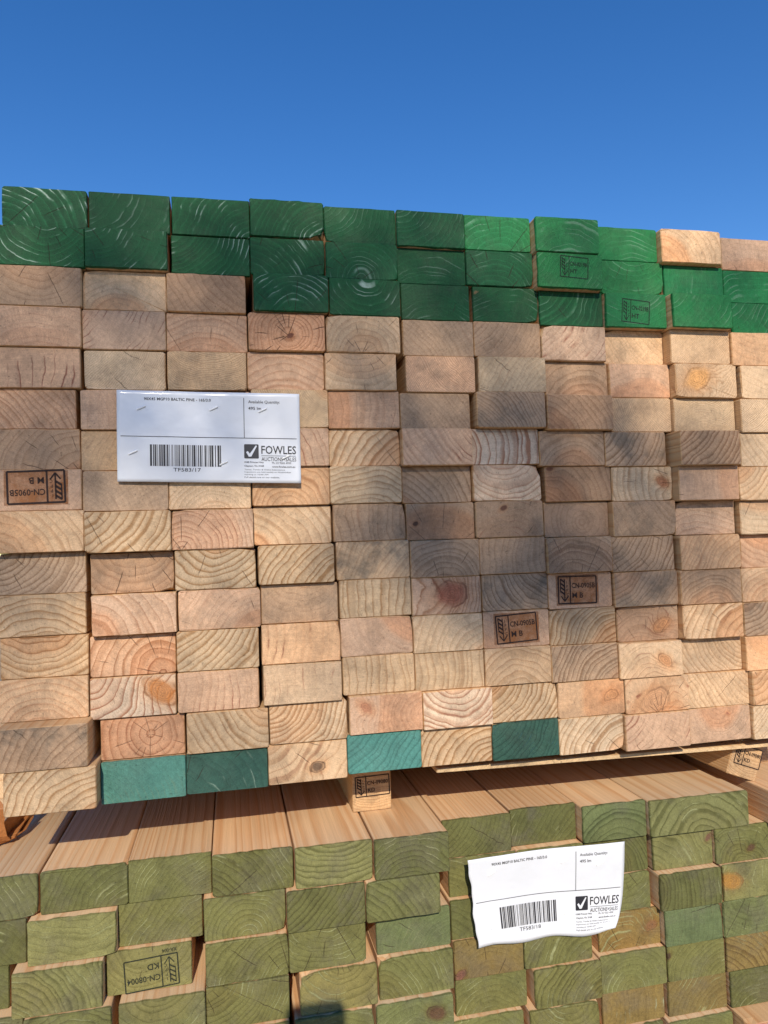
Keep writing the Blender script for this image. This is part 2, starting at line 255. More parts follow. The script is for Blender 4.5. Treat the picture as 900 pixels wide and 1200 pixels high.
def board_mesh(w, hgt, L, r, jit, rs, chip=None):
    """rounded sawn board, front end at y = 0, centred on x and z"""
    prof = []
    hw, hh = w/2, hgt/2
    cs = [(hw-r, hh-r, 0), (-hw+r, hh-r, 90), (-hw+r, -hh+r, 180), (hw-r, -hh+r, 270)]
    for i, (cx, cz, a) in enumerate(cs):
        for k in range(4):
            g = math.radians(a+30*k); prof.append((cx+r*math.cos(g), cz+r*math.sin(g)))
        nx = cs[(i+1) % 4]; e = math.radians(nx[2])
        ex, ez = nx[0]+r*math.cos(e), nx[1]+r*math.sin(e)
        m = 6 if i % 2 == 0 else 3
        bx, bz = prof[-1]
        for k in range(1, m): prof.append((bx+(ex-bx)*k/m, bz+(ez-bz)*k/m))
    n = len(prof); vs = []
    cp = {}
    if chip:      # broken-off arris: (corner 0 tr, 1 tl, 2 bl, 3 br, size)
        cc = ((hw, hh), (-hw, hh), (-hw, -hh), (hw, -hh))[chip[0]]
        for k, (a, b) in enumerate(prof):
            q = math.hypot(a-cc[0], (b-cc[1])*1.4)/(chip[1]*2.2)
            if q < 1: cp[k] = (1-q)
    for ins, yy, jj in ((.0008, 0., .0), (.0, .0011, jit), (.0, .012, 0.), (.0, L, 0.)):
        for (a, b) in prof:
            s = 1-ins/hw; t = 1-ins/hh
            k = len(vs) % n
            if k in cp and yy < .005:
                m_ = cp[k]*chip[1]; a -= math.copysign(m_, a)*rs.uniform(.5, .9); b -= math.copysign(m_, b)*rs.uniform(.5, .9); jj = .0006
            vs.append((a*s + rs.uniform(-1, 1)*jj*.4, yy + abs(rs.gauss(0, 1))*jj, b*t + rs.uniform(-1, 1)*jj*.5))
    fs = [tuple(range(n))]
    for q in range(3):
        for k in range(n):
            a = q*n+k; b = q*n+(k+1) % n
            fs.append((b, a, a+n, b+n))
    fs.append(tuple(3*n+k for k in reversed(range(n))))
    return vs, fs

boards = {}
def feat_jit(feat, rs): return (feat or {}).get('rag', rs.choice((.0003, .0004, .0006, .0011)))
def board(key, xl, xr, depth, z0, tok, h=.0451, L=3.0, feat=None, name='pine_board', z_is_top=False):
    """all lengths in metres; tok = colour, pith direction, distance, ring spacing, contrast"""
    m = re.match(r'([A-Za-z])(tl|tr|bl|br|t|b|l|r|c)(\d)(\d)(\d)', tok)
    c, dr, dist, sp, con = m.group(1), m.group(2), int(m.group(3)), int(m.group(4)), int(m.group(5))
    rs = random.Random(hash_of(key))
    vs, fs = board_mesh(xr-xl, h, L, rs.uniform(.0010, .0030), feat_jit(feat, rs), rs, (feat or {}).get('chip') or ((rs.randrange(4), rs.uniform(.002, .005)) if rs.random() < .22 else None))
    o = mesh_obj(name, vs, fs, WOOD)
    o.location = ((xl+xr)/2, -depth, z0+h/2+.0002)
    o.rotation_euler = (0, math.radians(rs.gauss(0, .16)), math.radians(rs.gauss(0, .05)))
    ea, la = PAL[c]; k = rs.uniform(.92, 1.08); t = rs.gauss(0, .03)
    tint = lambda q: [q[0]*k*(1+t), q[1]*k*(1. if c in 'GLTD' else .975), q[2]*k*(1-t)*(1. if c in 'GLTD' else .94)]
    painted = c in 'GLTD'; treated = c in 'ABCNJ'
    dx, dz = DIRS[dr]; s = (.35, .62, 1., 1.7)[dist]
    feat = feat or {}
    kx, kz, kr = feat.get('knot', (0, 0, 0))
    o['seed'] = rs.uniform(0, 10)
    o['pith'] = [(dx*s+rs.uniform(-5, 5))/1000, (dz*s+rs.uniform(-4, 4))/1000, sp*(.00105 if sp < 3 else .00150)+rs.uniform(-.0004, .0006)]
    o['knot'] = [kx/1000, kz/1000, kr/1000]
    o['heart'] = [rs.uniform(.015, .075), 0. if painted else (rs.uniform(.2, .9) if not treated else rs.uniform(0, .35)), 0.]
    o['knotcol'] = list(feat.get('kc', (.30, .12, .05)))
    lt = list(feat.get('late', tint(la)))
    o['early'] = tint(ea); o['late'] = lt
    o['side'] = tint((.58, .385, .205) if not treated else (.66, .455, .265))
    o['dash'] = list(feat.get('dc', (.50, .62, .52) if painted else ((.33, .34, .16) if treated else (.20, .055, .03))))
    o['grain'] = [con/9*1.4*rs.choice((.6, .75, .9, 1., 1.1)), 1.0 if not painted else 1.3, feat.get('dash', feat.get('white', .75 if treated else .18))]
    o['wear'] = [feat.get('stain', .3 if not (painted or treated) else (.45 if treated else .15)), feat.get('check', .75 if rs.random() < .22 else .0), 1. if (painted or treated) else 0.]
    boards[key] = (o, c, feat)
    return o
def hash_of(key):
    v = 17
    for ch in str(key): v = (v*131+ord(ch)) & 0xffffff
    return v

# growth-ring look of every end in the upper pack: colour, pith side, distance, spacing, contrast
ROWS = '''
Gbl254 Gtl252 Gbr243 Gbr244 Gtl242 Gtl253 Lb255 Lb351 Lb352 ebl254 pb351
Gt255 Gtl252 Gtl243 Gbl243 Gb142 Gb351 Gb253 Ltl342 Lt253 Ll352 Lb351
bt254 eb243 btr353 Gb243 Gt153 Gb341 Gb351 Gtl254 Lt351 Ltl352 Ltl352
pb352 ptl341 pb353 pc134 eb143 gbl343 gtl344 ptl352 etr354 ebl325 ot352
pl383 etl325 yt325 pb354 et254 ptr325 ybr343 gb264 pb351 etl325 et351
pbl345 pr252 pt352 ytr325 pl264 gbl342 gbl335 bbl256 etr326 yt324 etl326
gbr254 ybr242 eb353 pbl264 ebr257 ptr353 wl269 gb254 gtl348 btl347 etr353
pb351 gbl342 eb244 eb145 yb347 gbl254 wt257 bbl254 er267 pr251 etl255
ebl264 ytl257 pbl144 ebl276 gr253 gb251 bb251 gc253 gtr352 pb353 et352
gtl245 gt255 yt258 ybr359 ebr345 gb244 gr353 gb254 gtl346 obr344 pt353
yb357 pbl276 pbr253 gt252 yr368 pr258 gtr247 pt252 gtl247 gb244 ob253
yt347 pbr168 ytl357 ol372 ptr252 ebr255 pbl252 ybr247 gb254 ebr269 gtl246
ob254 wtl278 pl352 ol371 yl368 yl366 yb254 gbr247 eb243 etr345 ot252
gbr356 pc154 ytr257 etl249 pr143 wt259 ytl347 or141 ob144 etr346 etl259
ybr259 Tbl242 Dbl264 etl276 Ttl348 ybr258 Dtl345 ebr256 ptl352 pt141 etl345
'''.split('\n')[1:-1]
ROWS = [r.split() for r in ROWS]
FEAT = {(1,1): dict(white=1.), (1,3): dict(white=.75), (1,4): dict(white=.7, chip=(3, .009), rag=.0014), (1,2): dict(white=.2), (2,1): dict(white=.8), (2,2): dict(white=.6), (2,3): dict(white=.6), (2,4): dict(white=.5),
 (3,4): dict(white=.55), (3,5): dict(white=.7), (1,6): dict(white=.2), (1,8): dict(check=1.), (2,8): dict(check=.5), (2,9): dict(check=.6, rag=.0022, chip=(3, .006)), (1,5): dict(white=.15),
 (2,5): dict(white=.25), (1,7): dict(white=.3), (3,8): dict(white=.2), (3,11): dict(check=1.), (2,7): dict(check=1.),
 (3,7): dict(knot=(-40,14,5), kc=(.25,.16,.07)),
 (4,2): dict(dash=.9), (4,4): dict(knot=(4,-4,4), kc=(.12,.03,.02), check=1., dash=.4), (4,8): dict(dash=.9), (5,1): dict(dash=1., late=(.5,.32,.2)), (5,10): dict(knot=(-14,2,21), kc=(.72,.36,.12), dash=0.),
 (5,3): dict(stain=.6), (5,6): dict(stain=.6), (6,2): dict(knot=(38,2,14), kc=(.34,.14,.06)), (6,5): dict(dash=.9), (6,7): dict(stain=.7), (7,7): dict(dash=.5), (7,6): dict(dash=.9), (7,4): dict(dash=.9),
 (7,9): dict(stain=.9), (7,2): dict(stain=.5), (8,7): dict(chip=(0, .009)), (8,8): dict(knot=(-40,20,7), kc=(.13,.04,.02)), (8,9): dict(knot=(30,2,9), kc=(.42,.16,.07)), (8,10): dict(check=1.),
 (9,6): dict(knot=(-32,-2,4), kc=(.05,.02,.015), check=.6), (9,7): dict(knot=(-8,14,5), kc=(.10,.03,.02), dash=.5, check=1.), (9,9): dict(stain=.6), (9,5): dict(stain=.5), (9,3): dict(dash=.7), (10,3): dict(check=.7), (10,2): dict(check=.9, stain=.5),
 (10,5): dict(stain=1.), (10,9): dict(stain=.6), (11,3): dict(stain=.5, check=.8), (11,1): dict(stain=.6), (11,6): dict(knot=(6,2,22), kc=(.40,.13,.075), dash=.8), (11,9): dict(stain=.8), (11,10): dict(stain=.6), (11,7): dict(stain=.8, dash=.2),
 (11,4): dict(stain=.6), (12,2): dict(dash=.6), (12,4): dict(dash=.9), (12,10): dict(dash=.6), (12,11): dict(stain=.7), (12,8): dict(stain=.3), (12,9): dict(knot=(22,-3,12), kc=(.56,.26,.11), dash=.7, check=.6),
 (13,2): dict(knot=(30,5,20), kc=(.50,.19,.05), dash=.5), (13,3): dict(dash=.9), (13,4): dict(dash=.7), (13,9): dict(knot=(20,-2,10), kc=(.60,.28,.12), dash=.6), (13,8): dict(stain=.4), (13,6): dict(stain=.3),
 (14,1): dict(stain=1.), (14,2): dict(dash=.5, check=.6), (14,5): dict(knot=(-24,9,9), kc=(.50,.22,.12)), (14,6): dict(dash=.6), (14,8): dict(knot=(26,2,10), kc=(.56,.27,.12), dash=.4), (14,9): dict(knot=(-4,-8,22), kc=(.62,.33,.17), dash=.9), (14,7): dict(stain=.3),
 (15,1): dict(stain=.4), (15,3): dict(white=.7, dc=(.30,.42,.32)), (15,4): dict(knot=(10,-6,9), kc=(.08,.05,.035), dash=.4), (15,5): dict(dash=.0), (15,2): dict(dash=.25, dc=(.2,.25,.14)), (15,7): dict(dash=.4, dc=(.08,.30,.33)),
 (15,9): dict(dash=.8), (15,10): dict(knot=(12,13,4), kc=(.42,.16,.10)), (1,10): dict(dash=.9)}
ORD = ['', 'first', 'second', 'third', 'fourth', 'fifth', 'sixth', 'seventh', 'eighth', 'ninth', 'tenth', 'eleventh', 'twelfth', 'thirteenth', 'fourteenth', 'fifteenth']
def look(c, feat, ringy):
    s = COLWORD[c]
    if feat.get('stamp'): return s + ' stamped'
    if feat.get('knot', (0, 0, 0))[2] >= 8: return s + ' knotty'
    if feat.get('stain', 0) >= .8: return s + ' stained'
    return s
for r, L in enumerate(UP, 1):
    for c, (xl, xr, dep, z) in enumerate(L, 1):
        f = dict(FEAT.get((r, c), {}))
        if (r, c) in ((8,1), (11,8), (12,7), (2,8), (3,9)): f['stamp'] = 1
        o = board(('u', r, c), xl/1000, xr/1000, dep/1000, z/1000, ROWS[r-1][c-1], feat=f)
        row = 'top row' if r == 1 else ('bottom row' if r == 15 else ORD[r]+' row')
        side = 'leftmost' if c == 1 else ('rightmost' if c == 11 else ORD[c]+' from left')
        tag(o, '%s pine board in %s of upper stack, %s' % (look(ROWS[r-1][c-1][0], f, 0), row, side), 'board', 'boards of the upper timber stack')

# lower, treated pack
LROWS = {1: 'Abl346 Bbr244 Abr234 Bbl346 Ct348 Bb246 Btl345 Bbr344 Jb256 Cb278 Ab244',
 2: 'Bb243 Ct347 Abr345 Ab144 Btl348 Abl355 Abl244 Ab244 Bbl248 Cbl256 Ab144',
 3: 'Bb244 Cbl247 Ct253 Abr245 At246 Jbr242 Bbl255 Ab244 At244 Bl245 Cl243',
 4: 'Ab244 Ab245 Ct256 Atl244 Ct256 Abl244 Nb252 Abr256 Nb243 Jl343 Jt245',
 5: 'Ab244 Ab244 Ab244 Ab244 Ab243 Ab243 Ab242 Abr247 Ab143 Abr243 Nbl257',
 6: 'Ab244 Bb244 Ab244 Ab244 Ab244 Ab243 Ab243 At246 Nl254 Nbr243 Bb244'}
for q in (7, 8, 9): LROWS[q] = 'Ab244 Bbl344 Atl245 Abr244 Cb246 Ab244 Bt245 Atr244 Bb243 Ab244 Rb252' if q == 7 else 'Ab244 Btl345 Atr244 Ab246 Cbl244 Ab244 Bbr245 At244 Bb243 Abl244 Ab245'
LF = {(4,3): {}, (3,3): dict(stamp=1, dash=.15), (2,10): dict(knot=(37,12,6), kc=(.16,.06,.04)), (2,11): dict(knot=(6,-7,5), kc=(.12,.06,.035)), (3,11): dict(knot=(-34,2,17), kc=(.42,.20,.04), stain=.5),
 (4,9): dict(knot=(30,2,10), kc=(.26,.11,.04)), (4,7): dict(knot=(-38,-17,7), kc=(.20,.08,.06), dash=.5, dc=(.06,.04,.02), check=.8), (5,10): dict(knot=(-40,10,6), kc=(.05,.025,.02)), (6,6): dict(knot=(4,4,14), kc=(.10,.035,.02)),
 (6,9): dict(stain=.5, dash=.9, dc=(.36,.40,.26)), (5,6): dict(knot=(24,6,11), kc=(.11,.045,.025)), (2,5): dict(dash=.1, stain=.6), (2,2): dict(dash=.6), (1,5): dict(dash=.8), (1,10): dict(dash=.9), (2,9): dict(dash=.6, dc=(.04,.04,.015)), (1,9): dict(dash=.5, dc=(.035,.04,.015)),
 (4,10): dict(dash=.2), (3,6): dict(dash=.3), (1,8): dict(stain=.8)}
for r, L in LO.items():
    toks = LROWS[r].split()
    for (k, xl, xr, y) in L:
        f = dict(LF.get((r, k), {}))
        z = -.07 - .0455*r
        o = board(('l', r, k), xl/1000, xr/1000, -y/1000, z, toks[k-1], feat=f, name='treated_board')
        row = 'top row' if r == 1 else ORD[r]+' row'
        n = 12-k if r > 1 else 12-k
        side = 'at right frame edge' if n == 1 else ORD[n]+' from right'
        w = 'extra wide pale olive' if (r, k) == (1, 10) else look(toks[k-1][0], f, 0)
        tag(o, '%s board in %s of lower stack, %s' % (w, row, side), 'board', 'boards of the lower treated stack')

# ------------------------------------------------------------------ lettering
def text_geo(body, w=None, h=None, bold=0.):
    cu = bpy.data.curves.new('lettering', 'FONT'); cu.body = body; cu.size = 1.; cu.resolution_u = 2; cu.offset = bold
    ob = bpy.data.objects.new('lettering', cu)
    me = bpy.data.meshes.new_from_object(ob)
    vs = [(v.co.x, v.co.y) for v in me.vertices]; fs = [tuple(p.vertices) for p in me.polygons]
    bpy.data.objects.remove(ob); bpy.data.curves.remove(cu); bpy.data.meshes.remove(me)
    x0 = min(v[0] for v in vs); x1 = max(v[0] for v in vs); y0 = min(v[1] for v in vs); y1 = max(v[1] for v in vs)
    sy = h/(y1-y0) if h else None; sx = w/(x1-x0) if w else sy
    if sy is None: sy = sx
    return [((a-x0)*sx, (b-y0)*sy) for a, b in vs], fs
class Print:
    """flat print collected in page coordinates (mm)"""
    def __init__(s): s.v = []; s.f = []
    def poly(s, pts): b = len(s.v); s.v += pts; s.f.append(tuple(range(b, b+len(pts))))
    def rect(s, x0, y0, x1, y1, nx=1, ny=1):
        for i in range(nx):
            for j in range(ny):
                a, b = x0+(x1-x0)*i/nx, x0+(x1-x0)*(i+1)/nx; c, d = y0+(y1-y0)*j/ny, y0+(y1-y0)*(j+1)/ny
                s.poly([(a, c), (b, c), (b, d), (a, d)])
    def line(s, x0, y0, x1, y1, t):
        l = math.hypot(x1-x0, y1-y0); nx, ny = -(y1-y0)/l*t/2, (x1-x0)/l*t/2
        s.poly([(x0-nx, y0-ny), (x1-nx, y1-ny), (x1+nx, y1+ny), (x0+nx, y0+ny)])
    def text(s, body, x, y, w=None, h=None, bold=0.):
        v, f = text_geo(body, w, h, bold); b = len(s.v)
        s.v += [(x+a, y+c) for a, c in v]; s.f += [tuple(b+i for i in q) for q in f]

def ink_material(name, col, alpha, sc):
    n = NT(name); tc = n.t.nodes.new('ShaderNodeTexCoord').outputs['Object']
    n.put(n.b.inputs['Base Color'], col); n.b.inputs['Roughness'].default_value = .8
    f = n.noise(tc, sc, 3., .6)
    n.put(n.b.inputs['Alpha'], n.step(f, alpha[0], alpha[1], alpha[2], alpha[3]))
    return n.m
BURN = ink_material('burnt_stamp', (.022, .008, .005), (.25, .5, .85, 1.), 900)
INK = ink_material('stamp_ink', (.008, .014, .009), (.3, .6, .45, .95), 1400)
SCORCH = ink_material('scorch', (.34, .125, .035), (.3, .75, .25, .8), 60)

def stamp(bd, x0, z0, w, h, rot, l1, l2, mat, mirrored=False, scorch=False, thick=1.3, extra=None):
    """heat-treatment mark: framed, with the hatched wheat-ear arrow on its left; (x0, z0) = centre in mm on the board end"""
    P = Print(); t = thick*1.25
    for a in ((0,0,w,0), (0,h,w,h), (0,0,0,h), (w,0,w,h)): P.line(*a, t)
    sx = w*.31
    P.line(sx, 0, sx, h, t*.9)
    # ear: stem with a point at its foot, hatched bars on the left, four letters on the right
    cx = sx*.52
    P.line(cx, h*.9, cx, h*.1, t*.8); P.line(cx, h*.08, cx-sx*.30, h*.28, t*.8); P.line(cx, h*.08, cx+sx*.30, h*.28, t*.8)
    for k in range(4):
        zz = h*(.34+.15*k); P.line(cx, zz, cx-sx*.34, zz+h*.12, t*1.1)
    P.line(cx-sx*.34, h*.42, cx-sx*.34, h*.92, t*.7)
    for k, ch in enumerate('IPPC'): P.text(ch, cx+sx*.16, h*(.74-.15*k), None, h*.10)
    P.text(l1, sx+w*.035, h*.56, w*.62, h*.2, .016)
    P.text(l2, sx+w*.05, h*.20, None, h*.2, .016)
    if extra: P.text(extra, 0, -h*.2, w*.28, h*.13, .012)
    ca, sa = math.cos(math.radians(rot)), math.sin(math.radians(rot))
    pts = []
    for (a, b) in P.v:
        a -= w/2; b -= h/2
        pts.append(((x0+a*ca-b*sa)/1000, -.0005, (z0+a*sa+b*ca)/1000))
    o = mesh_obj('stamp', pts, P.f, mat, bd)
    if scorch:
        n, vv, ff = 12, [], []
        for j in range(n+1):
            for i in range(n+1):
                vv.append(((x0+(i/n-.5)*w*1.12)/1000, -.0003, max(-.0215, min(.0215, (z0+(j/n-.5)*h*1.12)/1000))))
        for j in range(n):
            for i in range(n): ff.append((j*(n+1)+i, j*(n+1)+i+1, (j+1)*(n+1)+i+1, (j+1)*(n+1)+i))
        mesh_obj('scorch_mark', vv, ff, SCORCH, bd)
stamp(boards[('u',8,1)][0], -1, 3.5, 58, 35, 181.5, 'CN-0905B', 'M B', BURN, scorch=True, thick=1.7)
stamp(boards[('u',11,8)][0], -4, 1, 52, 34, -1, 'CN-0905B', 'M B', BURN, scorch=True, thick=1.4)
stamp(boards[('u',12,7)][0], 0, 1, 53, 34, 3, 'CN-0905B', 'M B', BURN, scorch=True, thick=1.3)
stamp(boards[('u',2,8)][0], 5, 4.5, 38, 27, -3, 'CN-0219B', 'HT', INK, thick=.9)
stamp(boards[('u',3,9)][0], -1.5, -1.5, 39, 30, -5, 'CN-0219B', 'HT', INK, thick=.9)
stamp(boards[('l',3,3)][0], 2, -4, 56, 33, 183, 'CN-08004', 'KD', INK, thick=1.1, extra='XA-004')

# ------------------------------------------------------------------ stapled paper tags
def paper_material():
    n = NT('tag_paper'); tc = n.t.nodes.new('ShaderNodeTexCoord').outputs['Object']
    f = n.noise(tc, 25, 3.)
    n.put(n.b.inputs['Base Color'], n.mix(f, (.66, .68, .71), (.73, .745, .77)))
    n.b.inputs['Roughness'].default_value = .33
    n.b.inputs['Coat Weight'].default_value = .5; n.b.inputs['Coat Roughness'].default_value = .12
    n.bump(n.noise(tc, 38, 2.), .5, .0025)
    return n.m
PAPER = paper_material()
BLACK = plain('tag_print', (.018, .018, .024), .5, .2)
STEEL = plain('staple_metal', (.86, .86, .84), .3, .05)
def paper_tag(name, corners, yb, curl, num, label, staples):
    root = empty(name, (0, 0, 0)); tag(root, label, 'sign')
    (ax, az), (bx, bz), (cx, cz), (dx, dz) = corners      # tl tr br bl, mm
    W, H = 203., 104.
    def S(x, z, off=0.):
        u, v = x/W, z/H
        X = (dx*(1-u)+cx*u)*(1-v)+(ax*(1-u)+bx*u)*v; Z = (dz*(1-u)+cz*u)*(1-v)+(az*(1-u)+bz*u)*v
        ex, ey, ez = curl(u, v)
        return ((X+ex)/1000, (yb-ey-off)/1000, (Z+ez)/1000)
    nu, nv = 48, 26; vs = []; fs = []
    for o_ in (0., -.35):
        for j in range(nv+1):
            for i in range(nu+1): vs.append(S(W*i/nu, H*j/nv, o_))
    N = (nu+1)*(nv+1)
    for j in range(nv):
        for i in range(nu):
            a = j*(nu+1)+i; q = (a, a+1, a+nu+2, a+nu+1)
            fs.append(q); fs.append(tuple(N+t for t in reversed(q)))
    rim = [i for i in range(nu+1)]+[j*(nu+1)+nu for j in range(1, nv+1)]+[nv*(nu+1)+i for i in reversed(range(nu))]+[j*(nu+1) for j in reversed(range(1, nv))]
    for a, b in zip(rim, rim[1:]+rim[:1]): fs.append((b, a, a+N, b+N))
    sh = mesh_obj('sheet', vs, fs, PAPER, root)
    for p in sh.data.polygons[:2*nu*nv]: p.use_smooth = True
    def lay(nm, P): return mesh_obj(nm, [S(a, b, .28) for a, b in P.v], P.f, BLACK, root)
    P = Print(); P.text('90X45 MGP10 BALTIC PINE - 165/3.0', 29, 93, 73, 3.4, .018); lay('heading_print', P)
    P = Print(); P.text('Available Quantity:', 144, 91, 36, 4.4, .008); P.text('495 lm', 144, 84.3, 14.5, 3.6, .012); lay('quantity_print', P)
    P = Print(); P.rect(4, 51.2, 199, 51.9, 40, 1); P.rect(138.6, 51.9, 139.3, 98, 1, 10); lay('ruled_lines', P)
    P = Print(); rb = random.Random(5); x = 35.; 
    while x < 112:
        w = rb.choice((.55, .55, 1.1, 1.6, 2.2)); P.rect(x, 18, min(x+w, 112.5), 42.5, 1, 6); x += w+rb.choice((.55, .6, 1.1, 1.7))
    lay('barcode', P)
    P = Print(); P.text('TF583/'+num, 60, 12, 30, 4.2, .004); lay('lot_number_print', P)
    P = Print()
    bx0, by0, bs = 138.5, 28, 16.5
    # black square with the tick left white: the square is drawn as two outlines round the tick
    tick = [(2.2, 7.2), (4.0, 8.6), (6.4, 5.6), (13.3, 15.2), (14.6, 14.6), (8.0, 2.2), (5.2, 2.0)]
    P.poly([(bx0+.8, by0), (bx0+bs-.8, by0), (bx0+bs, by0+.8), (bx0+bs, by0+bs-.8), (bx0+bs-.8, by0+bs), (bx0+.8, by0+bs), (bx0, by0+bs-.8), (bx0, by0+.8)])
    lg = lay('logo_square', P)
    T = Print(); T.poly([(bx0+a, by0+b) for a, b in tick[:3]+[tick[6]]]); T.poly([(bx0+a, by0+b) for a, b in (tick[2], tick[3], tick[4], tick[5])]); T.poly([(bx0+a, by0+b) for a, b in (tick[2], tick[5], tick[6])])
    mesh_obj('tick', [S(a, b, .45) for a, b in T.v], T.f, PAPER, lg)
    P = Print(); P.text('FOWLES', 158, 33.4, 40, 9.6, .012); P.rect(158, 31.1, 197.5, 31.6, 8, 1); P.text('AUCTIONS+SALES', 158, 25.2, 40, 4.6, .008); lay('logo_lettering', P)
    P = Print(); P.text('1048 Princes Hwy', 138.5, 22.2, 22, 2.6, .014); P.text('Clayton, Vic 3168', 138.5, 17.9, 22, 2.6, .014)
    P.text('Ph: 03 9265 4000', 170, 22.0, 22, 2.4); P.text('www.fowles.com.au', 170, 17.7, 26.5, 2.4, .014)
    for k, (s_, w_) in enumerate((('Terms, Tender & Online Submissions', 46), ('Inspections are held weekly on Wednesdays', 53), ('starting at 10:00 AM', 27), ('Full details are on our website.', 40))):
        P.text(s_, 138.5, 14.2-2.9*k, w_, 1.8)
    lay('address_print', P)
    for (sx, sz) in staples:
        a = math.radians(32); l = 5.5; pts = []
        for t in (-1, -.9, -.4, .4, .9, 1):
            q = S(sx+math.cos(a)*l*t, sz+math.sin(a)*l*t*.75, .9 if abs(t) < .95 else -.2); pts.append(q)
        v2, f2 = [], []; tube(v2, f2, pts, .0009, 6)
        mesh_obj('staple', v2, f2, STEEL, root)
    return root
def curl1(u, v):
    return (0, 1.0*math.sin(u*9+.5)*.6+.7*math.sin(v*4+u*3)+2.2*max(0, u-.9)*6*(1-v)+.4*math.cos(u*21)*v, 0)
def curl2(u, v):
    k = max(0, u-.72)/.28; b = max(0, .5-v)/.5
    return (-15*k*k*b*b + ((.9*math.sin(v*11+1)+.5*math.sin(v*29))*max(0, 1-u*14)), 2.2*math.sin(u*8+1)+1.5*math.cos(v*5+u*2)+14*k*k*(.2+.75*b*b) + 2.5*max(0, 1-u*9), 11*k*k*b*b*b + 1.6*math.sin(u*15)*max(0, 1-v*7))
TAG1 = [(124.6, 453.4), (327.9, 450.7), (326.9, 345.6), (123.8, 350.7)]
TAG2 = [(512.0, -107.2), (716.3, -108.9), (708.5, -218.5), (519.6, -209.8)]
paper_tag('auction_tag', TAG1, -6.5, curl1, '17', 'white auction tag with barcode stapled to the bare pine upper stack', [(26, 84), (105, 85), (17, 33), (115, 22), (160, 84), (186, 30)])
paper_tag('auction_tag', TAG2, -5.0, curl2, '18', 'curling white auction tag with barcode stapled to the green lower stack', [(28, 84), (124, 88), (170, 82), (25, 22), (128, 27)])

# ------------------------------------------------------------------ dunnage between the packs
def wood_piece(o, early, late, side, pith, con=.6, seed=1.):
    o['seed'] = seed; o['heart'] = [.03, .5, 0.]; o['pith'] = pith; o['knot'] = [0., 0., 0.]; o['knotcol'] = [.2, .1, .05]; o['early'] = list(early); o['late'] = list(late); o['side'] = list(side)
    o['dash'] = [.2, .06, .03]; o['grain'] = [con, 1., .2]; o['wear'] = [.3, .3, 0.]
def bearer(x0, x1, y, z0, z1, L, tilt, seed, label):
    vs, fs = board_mesh(x1-x0, z1-z0, L, .002, .0006, random.Random(seed))
    o = mesh_obj('bearer', vs, fs, WOOD)
    o.location = ((x0+x1)/2, y, (z0+z1)/2); o.rotation_euler = (0, math.radians(tilt), 0)
    wood_piece(o, (.58, .38, .20), (.36, .18, .08), (.56, .36, .18), [.01, .06, .0035], .6, seed)
    tag(o, label, 'bearer', 'bearers between the stacks')
    return o
b1 = bearer(.3895, .4405, .081, -.0698, -.0006, .9, 0, 3.3, 'stamped short pine bearer under the upper stack, near the middle')
stamp(b1, 1, -3, 44, 25, 1, 'CN-09080', 'KD', BURN, thick=1.1)
b2 = bearer(.9045, .9505, .033, -.0650, -.0150, .9, 21, 5.1, 'tilted stamped pine bearer under the upper stack, at the right')
stamp(b2, 3, 5, 40, 26, 1, 'CN-09080', 'KD', BURN, thick=1.1)
o = bearer(.02, .07, .9, -.0698, -.0006, .9, 0, 7.7, 'plain pine bearer deep in the dark gap at the left')
o = bearer(.985, 1.05, .10, -.0698, -.0006, .9, 0, 9.2, 'dark pine bearer in the gap at the right end')
vs, fs = board_mesh(.50, .006, .9, .001, .0005, random.Random(8))
o = mesh_obj('thin_batten', vs, fs, WOOD); o.location = (.735, .018, -.0135); o.rotation_euler = (0, math.radians(1.3), 0)
wood_piece(o, (.64, .46, .26), (.5, .3, .15), (.60, .42, .23), [0, -.3, .004], .3, 2.2)
tag(o, 'thin pale pine packing sheet between the upper stack and right bearer', 'batten')

# brown strapping, folded at the left corner
STR = NT('brown_strap'); STR.put(STR.b.inputs['Base Color'], (.42, .17, .055)); STR.b.inputs['Roughness'].default_value = .5
STR.b.inputs['Specular IOR Level'].default_value = .3
tcs = STR.t.nodes.new('ShaderNodeTexCoord').outputs['Object']; STR.bump(STR.noise(tcs, 90, 3.), .8, .004)
def ribbon(name, pts, wv, t, parent):
    vs, fs = [], []
    n = len(pts)
    for i, p in enumerate(pts):
        p = Vector(p); a = Vector(pts[max(i-1, 0)]); c = Vector(pts[min(i+1, n-1)])
        tn = (c-a).normalized(); w = Vector(wv[i] if isinstance(wv, list) else wv); nn = tn.cross(w).normalized()
        for s, q in ((-1, -1), (1, -1), (1, 1), (-1, 1)): vs.append(tuple(p+w*s*.5+nn*q*t*.5))
    for i in range(n-1):
        for k in range(4):
            a = i*4+k; b = i*4+(k+1) % 4; fs.append((a, b, b+4, a+4))
    fs += [(3, 2, 1, 0), tuple((n-1)*4+k for k in range(4))]
    return mesh_obj(name, vs, fs, STR.m, parent)
st = empty('plastic_strap', (-.02, .1, -.0698)); tag(st, 'folded brown plastic strapping hanging at the left corner of the upper stack', 'strap')
def loc(p): return (p[0]+.02, p[1]-.1, p[2]+.0698)
ribbon('hanging_band', [loc(p) for p in ((-.040, .092, -.006), (-.036, .088, -.012), (-.027, .084, -.022), (-.031, .088, -.04), (-.029, .092, -.056), (-.027, .100, -.064), (-.024, .112, -.0665))], (.017, .004, .0), .0014, st)
ribbon('folded_tail', [loc(p) for p in ((-.046, .104, -.0665), (-.030, .104, -.066), (-.0235, .106, -.064), (-.022, .118, -.061), (-.018, .145, -.054), (-.012, .18, -.052), (-.004, .22, -.056), (.004, .26, -.066))], [(.001, .012, .002)]*2+[(.017, -.004, .003)]*6, .0014, st)
